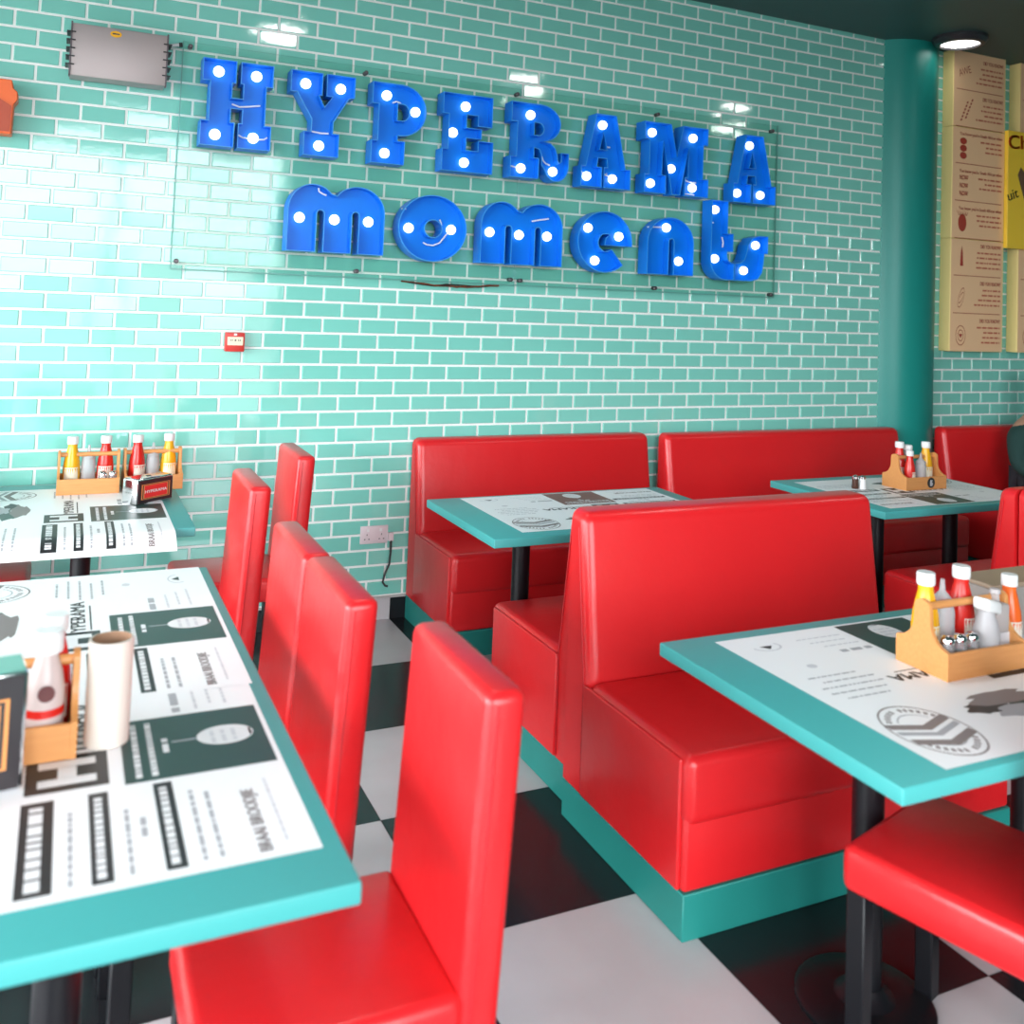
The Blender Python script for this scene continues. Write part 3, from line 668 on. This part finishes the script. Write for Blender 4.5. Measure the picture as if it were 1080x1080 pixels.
# ------------------------------------------------------------------ caddies, bottles, small tableware
def caddy(label, loc, rz=0, first=[None]):
    if first[0]: return copy_thing(first[0], loc, rz, label, 'wooden condiment caddies')
    t = thing('condiment_caddy', label, 'caddy', loc, rz, 'wooden condiment caddies')
    L, D = .135, .08
    a = G(); a.box((-L + .01, -D + .01, .002), (L - .01, D - .01, .012), .001, 1); a.build('base', WOOD, t)
    side = [(-D, 0), (D, 0), (D, .064)] + [(D - .003, .068)] + arc(D, .125, .055, .057, 255, 180, 6) + [(.024, .16)] + arc(0, .16, .023, .014, 0, 180, 8) + [(-.025, .125)] + arc(-D, .125, .055, .057, 0, -75, 6) + [(-D, .066)]
    for s in (-1, 1):
        a = G(); a.prism(side, s * L - .006, s * L + .006, lambda u, v, w: (w, u, v), bev=.001, seg=1); a.build('side_panel', WOOD, t, smooth=30)
    a = G(); a.box((-L + .005, -D, 0), (L - .005, -D + .011, .064), .0015, 1); a.build('front_panel', WOOD, t)
    a = G(); a.box((-L + .005, D - .011, 0), (L - .005, D, .064), .0015, 1); a.build('back_panel', WOOD, t)
    a = G(); a.lathe([(.0095, -L), (.0095, L)], (0, 0, .155), 14, axis='x'); a.build('handle', WOOD, t)
    first[0] = t; return t
Z0 = .7532
def bottle(kind, label, loc, rz=0, s=1.0, first={}):
    if kind in first:
        r = copy_thing(first[kind], loc, rz, label); r.scale = (s, s, s); return r
    col = {'ketchup': KET, 'mustard': MUS, 'hot_sauce': ORS}[kind]
    t = thing(kind + '_bottle', label, 'bottle', loc, rz, kind.replace('_', ' ') + ' bottles'); t.scale = (s, s, s)
    a = G(); a.lathe([(.028, 0), (.033, .006), (.034, .05), (.034, .085), (.031, .115), (.024, .15), (.0185, .172), (.0185, .19)], n=24); a.build('body', col, t)
    a = G(); a.lathe([(.0215, .186), (.0225, .19), (.0225, .212), (.021, .217)], n=24); a.build('cap', WHITE, t)
    a = G(); n = 9
    for k in range(n):
        b0, b1 = -PI / 2 - .9 + 1.8 * k / n, -PI / 2 - .9 + 1.8 * (k + 1) / n; q = .0345
        a.add([(q * math.cos(b0), q * math.sin(b0), .028), (q * math.cos(b1), q * math.sin(b1), .028), (q * math.cos(b1) * .98, q * math.sin(b1) * .98, .09), (q * math.cos(b0) * .98, q * math.sin(b0) * .98, .09)], [[0, 1, 2, 3]])
    a.build('paper_label', mat('bottle_label', (.8, .72, .62) if kind != 'mustard' else (.88, .8, .62), .5), t)
    first[kind] = t; return t
def squeeze(label, loc, s=1.0, first=[None]):
    if first[0]:
        r = copy_thing(first[0], loc, 0, label); r.scale = (s, s, s); return r
    t = thing('squeeze_bottle', label, 'bottle', loc, 0, 'clear squeeze bottles'); t.scale = (s, s, s)
    a = G(); a.lathe([(.029, 0), (.031, .005), (.031, .115), (.027, .13)], n=24); a.build('body', CLR, t)
    a = G(); a.lathe([(.0285, .128), (.029, .14), (.016, .155), (.008, .165), (.005, .195)], n=20); a.build('nozzle', CLR, t)
    first[0] = t; return t
def shaker(label, loc, first=[None]):
    if first[0]: return copy_thing(first[0], loc, 0, label)
    t = thing('glass_shaker', label, 'shaker', loc, 0, 'small glass shakers')
    a = G(); a.lathe([(.017, 0), (.018, .004), (.017, .045), (.014, .055)], n=16); a.build('glass', GLS, t)
    a = G(); a.lathe([(.009, .003), (.014, .005), (.014, .03)], n=14); a.build('contents', mat('pepper', (.14, .08, .05), .9), t)
    a = G(); a.lathe([(.0165, .053), (.0165, .063), (.011, .070), (.002, .072)], n=16); a.build('cap', CHROME, t)
    first[0] = t; return t
# sauce caddy on the large table
caddy('wooden caddy full of sauces on the large front table', (2.292, -2.955, .7508))
bz = .7508 + .0125
bottle('mustard', 'yellow mustard bottle, white cap, in the caddy on the large front table', (2.197, -2.925, bz), .4)
squeeze('clear pointed squeeze bottle between mustard and ketchup, large front table', (2.268, -2.915, bz), .98)
bottle('ketchup', 'red ketchup bottle with white cap in the caddy on the large front table', (2.345, -2.908, bz), .3)
for k, x in enumerate((2.19, 2.232, 2.274)):
    shaker(['small glass shaker next to the caddy side panel, large front table', 'small glass shaker, middle of three in the large front table caddy', 'small glass shaker beside the clear jar, large front table'][k], (x, -3.0, bz + .012))
t = thing('lidded_jar', 'clear jar with tilted white lid in the large table caddy', 'jar', (2.338, -2.99, bz), .2)
a = G(); a.lathe([(.03, 0), (.033, .006), (.033, .07), (.026, .1), (.02, .118), (.02, .128)], n=24); a.build('body', CLR, t)
a = G(); a.box((-.03, -.022, .124), (.04, .022, .156), .008, 2, fn=lambda x, y, z: (x, y, z - .28 * x)); a.build('lid', WHITE, t)
t = thing('sauce_dispenser', 'clear square sauce dispenser beside the orange bottle', 'dispenser', (2.40, -2.965, bz))
a = G(); a.box((-.026, -.026, 0), (.026, .026, .135), .008, 2); a.build('body', CLR, t)
a = G(); a.lathe([(.012, .135), (.010, .155), (.014, .158), (.012, .168)], n=14); a.build('pump', CLR, t)
a = G(); a.box((-.015, -.0275, .03), (.024, -.0255, .065), .0005, 1); a.build('paper_label', INKL, t)
bottle('hot_sauce', 'orange sauce bottle just outside the end of the large table caddy', (2.50, -2.93, .7512), 0, .92)
t = thing('menu_box', 'flat wooden topped box standing behind the sauces on the large table', 'box', (2.68, -2.80, .7512))  # a napkin dispenser with a brown top
a = G(); a.box((-.15, -.06, 0), (.15, .06, .135), .004, 1); a.build('box_body', mat('box_grey', (.30, .27, .25), .4), t)
a = G(); a.box((-.155, -.065, .135), (.155, .065, .147), .003, 1); a.build('lid', mat('box_lid', (.34, .25, .18), .3), t)
# small caddy on the table by the column
caddy('wooden caddy with round black sticker on the table by the teal column', (4.215, -1.065, .7508))
bottle('ketchup', 'ketchup bottle standing tallest in the caddy by the teal column', (4.145, -1.03, bz), .2)
bottle('ketchup', 'shorter ketchup bottle in front in the caddy by the teal column', (4.145, -1.098, bz), .5, .83)
squeeze('clear squeeze bottle in the caddy by the teal column', (4.225, -1.095, bz), .86)
t = thing('clear_bottle', 'clear white-capped bottle behind the squeeze bottle, caddy by the column', 'bottle', (4.205, -1.03, bz))
a = G(); a.lathe([(.027, 0), (.029, .005), (.029, .11), (.02, .15), (.017, .175)], n=20); a.build('body', CLR, t)
a = G(); a.lathe([(.021, .172), (.022, .176), (.022, .196), (.02, .199)], n=20); a.build('cap', WHITE, t)
bottle('mustard', 'mustard bottle in the caddy by the teal column', (4.30, -1.06, bz), 0)
t = thing('round_sticker', 'round black sticker with a pale mark on the caddy by the column', 'sticker', (4.245, -1.1465, .785))
a = G(); a.lathe([(.026, 0), (.026, .001)], n=24, axis='y'); ob = a.build('disc', INK, t)
a = G(); a.prism([(-.008, -.015), (.006, -.017), (.012, -.004), (.004, .004), (.01, .012), (-.006, .016), (-.01, .004)], -.0008, -.0002, lambda u, v, w: (u, w, v)); a.build('pale_mark', INKS, t, smooth=0)
t = thing('white_shaker', 'small white shaker on the table before the long wall bench', 'shaker', (3.885, -1.04, .7508))
a = G(); a.lathe([(.017, 0), (.018, .004), (.014, .05)], n=16); a.build('body', WHITE, t)
a = G(); a.lathe([(.0145, .05), (.014, .06), (.004, .068)], n=16); a.build('cap', CHROME, t)
t = thing('brown_shaker', 'small brown shaker beside the white one, before the long wall bench', 'shaker', (3.855, -1.02, .7508))
a = G(); a.lathe([(.017, 0), (.018, .004), (.015, .05)], n=16); a.build('body', mat('brown_glass', (.07, .025, .015), .2), t)
a = G(); a.lathe([(.0155, .05), (.015, .06), (.004, .068)], n=16); a.build('cap', CHROME, t)
# caddies on the wall table
caddy('wooden caddy with steel shakers, first of two on the wall table', (.307, -.215, .7508)).scale = (.86, 1, 1)
bottle('mustard', 'mustard bottle in the first caddy on the wall table', (.24, -.205, bz), -.1)
squeeze('clear squeeze bottle in the first caddy on the wall table', (.305, -.2, bz), .92)
bottle('ketchup', 'ketchup bottle in the first caddy on the wall table', (.372, -.195, bz), -.1)
shaker('glass shaker with steel cap in front of ketchup, first caddy, wall table', (.362, -.258, bz + .005)); shaker('glass shaker next to the caddy end, first caddy, wall table', (.402, -.258, bz + .005))
caddy('wooden caddy behind the napkin dispenser on the wall table', (.564, -.19, .7508), math.radians(3)).scale = (.85, 1, 1)
bottle('ketchup', 'ketchup bottle in the caddy behind the wall table napkin dispenser', (.50, -.195, bz), .5)
squeeze('clear squeeze bottle behind the wall table napkin dispenser', (.566, -.18, bz), .92)
bottle('mustard', 'mustard bottle behind the wall table napkin dispenser', (.632, -.17, bz), .2)
def napkin(label, loc, rz, w, d, h, lid):
    t = thing('napkin_dispenser', label, 'napkin dispenser', loc, rz, 'napkin dispensers')   # front faces -y
    a = G(); a.box((-w / 2, 0, 0), (w / 2, d, h), .005, 2); a.build('casing', CHROME, t)
    a = G(); a.box((-w / 2 + .004, .006, h), (w / 2 - .004, d - .006, h + .004), .002, 1)
    a.add([(-.02, .03, h + .0045), (0, .025, h + .0045), (.01, .045, h + .0045), (-.012, .05, h + .0045)], [[0, 1, 2, 3]], 1); a.build('top_plate', [lid, INK], t)
    a = G(); a.box((-w / 2 + .006, -.003, .006), (w / 2 - .006, 0.001, h - .004), .001, 1); pl = a.build('black_face', mat('face_black', (.02, .015, .018), .3), t)
    a = G(); q = .62
    for k, (mi, e) in enumerate(((0, 1.0), (1, .93), (0, .86), (2, .80))):
        x = w / 2 * .78 * (e if k else 1) ; z0 = h * .5 - h * .3 * e; z1 = h * .5 + h * .3 * e
        y = -.0034 - .0003 * k
        a.add([(-x, y, z0), (x, y, z0), (x, y, z1), (-x, y, z1)], [[0, 1, 2, 3]], mi)
    write(a, 'HYPERAMA', lambda u, v: (-w * .3 + u, -.0048, h * .44 + v), w * .6, h * .12, 3, .0006)
    a.build('red_emblem', [mat('emblem_gold', (.7, .28, .08), .4), INK, mat('emblem_red', (.72, .03, .03), .4), INKW], pl, smooth=0)
    return t
napkin('steel napkin dispenser with black and red face on the wall table', (.553, -.522, .7515), math.radians(37), .185, .085, .1, CHROME)
# long table: caddy, bottles, dispenser, tube
caddy('wooden caddy beside the white tube on the long near table', (.103, -2.66, .7515))
b2 = .7515 + .0125
bottle('ketchup', 'red ketchup bottle at the far side of the caddy on the long near table', (.198, -2.62, b2), 0)
t = thing('white_sauce_bottle', 'pale sauce bottle with white cap and brown emblem, long near table', 'bottle', (.186, -2.69, b2))
a = G(); a.lathe([(.028, 0), (.033, .006), (.034, .05), (.034, .1), (.028, .135), (.02, .16), (.019, .178)], n=24); a.build('body', mat('pale_sauce', (.58, .47, .45), .3), t)
a = G(); a.lathe([(.0265, .172), (.0275, .176), (.0275, .205), (.024, .211)], n=24); a.build('cap', WHITE, t)
a = G(); a.lathe([(.0345, .06), (.0345, .075)], n=24, cap=False); a.build('red_band', KET, t)
a = G(); a.lathe([(.015, -.0348), (.015, -.0352)], (.002, 0, .105), 16, axis='y'); a.build('emblem', mat('emblem_brown', (.12, .03, .03), .5), t)
napkin('tall steel napkin dispenser with red face cut by the photo edge, long near table', (.035, -2.845, .7515), math.radians(8), .25, .09, .2, GREENREFL)
t = thing('white_tube', 'tall cream white tube with brown hollow on the long near table', 'tube', (.297, -2.684, .7515))
a = G(); a.lathe([(.04, 0), (.0405, .003), (.041, .19), (.0405, .194), (.036, .195)], n=36, cap=False); a.build('wall', CREAM, t)
a = G(); a.lathe([(.036, .195), (.0345, .18), (.034, .06), (.001, .058)], n=36, cap=False); a.build('hollow', CARD, t)

# ------------------------------------------------------------------ person on the bench by the column
def skin_mesh(name, pts, edges, radii, m, parent, root=0, sub=2):
    me = bpy.data.meshes.new(name); me.from_pydata(pts, edges, []); me.materials.append(m)
    o = bpy.data.objects.new(name, me); COL.objects.link(o); o.parent = parent
    md = o.modifiers.new('skin', 'SKIN'); md.use_smooth_shade = True
    for i, r in enumerate(radii):
        sv = me.skin_vertices[0].data[i]; sv.radius = r if isinstance(r, tuple) else (r, r); sv.use_root = (i == root)
    s = o.modifiers.new('smooth', 'SUBSURF'); s.levels = sub; s.render_levels = sub
    return o
pr = thing('person', 'person in a dark green long-sleeved top sitting on the bench by the menu boards', 'person', (6.09, -.42, 0))
bp_ = [(0, 0, .53), (0, .03, .68), (0, .05, .84), (0, .04, .93), (0, .02, 1.03), (0, -.01, 1.11), (0, -.03, 1.21),
       (-.17, .04, .925), (-.29, -.05, .70), (-.18, -.24, .61), (-.12, -.31, .60),
       (.17, .04, .925), (.29, -.05, .70), (.18, -.24, .61), (.12, -.31, .60),
       (-.1, -.02, .53), (-.13, -.45, .53), (-.13, -.48, .1), (-.13, -.58, .05),
       (.1, -.02, .53), (.13, -.45, .53), (.13, -.48, .1), (.13, -.58, .05)]
be_ = [(0, 1), (1, 2), (2, 3), (3, 4), (4, 5), (5, 6), (3, 7), (7, 8), (8, 9), (9, 10), (3, 11), (11, 12), (12, 13), (13, 14), (0, 15), (15, 16), (16, 17), (17, 18), (0, 19), (19, 20), (20, 21), (21, 22)]
br_ = [.13, .115, .125, .11, .06, .075, .08, .055, .042, .03, .035, .055, .042, .03, .035, .085, .06, .042, .035, .085, .06, .042, .035]
skin_mesh('body', bp_, be_, br_, SKIN, pr)
ti = [1, 2, 3, 7, 8, 9, 11, 12, 13, 0]
tp_ = [bp_[i] for i in ti]; te_ = [(9, 0), (0, 1), (1, 2), (2, 3), (3, 4), (4, 5), (2, 6), (6, 7), (7, 8)]
skin_mesh('green_top', tp_, te_, [.15, .16, .14, .085, .068, .05, .085, .068, .05, .155], SHIRT, pr, 9)
li = [0, 15, 16, 17, 19, 20, 21]
skin_mesh('trousers', [bp_[i] for i in li], [(0, 1), (1, 2), (2, 3), (0, 4), (4, 5), (5, 6)], [.145, .1, .075, .058, .1, .075, .058], DENIM, pr)
a = G(); a.lathe([(.001, .13), (.05, .12), (.085, .08), (.095, .03), (.09, -.02), (.075, -.04)], (0, .0, 1.195), 20, cap=False); a.build('hair', HAIR, pr)
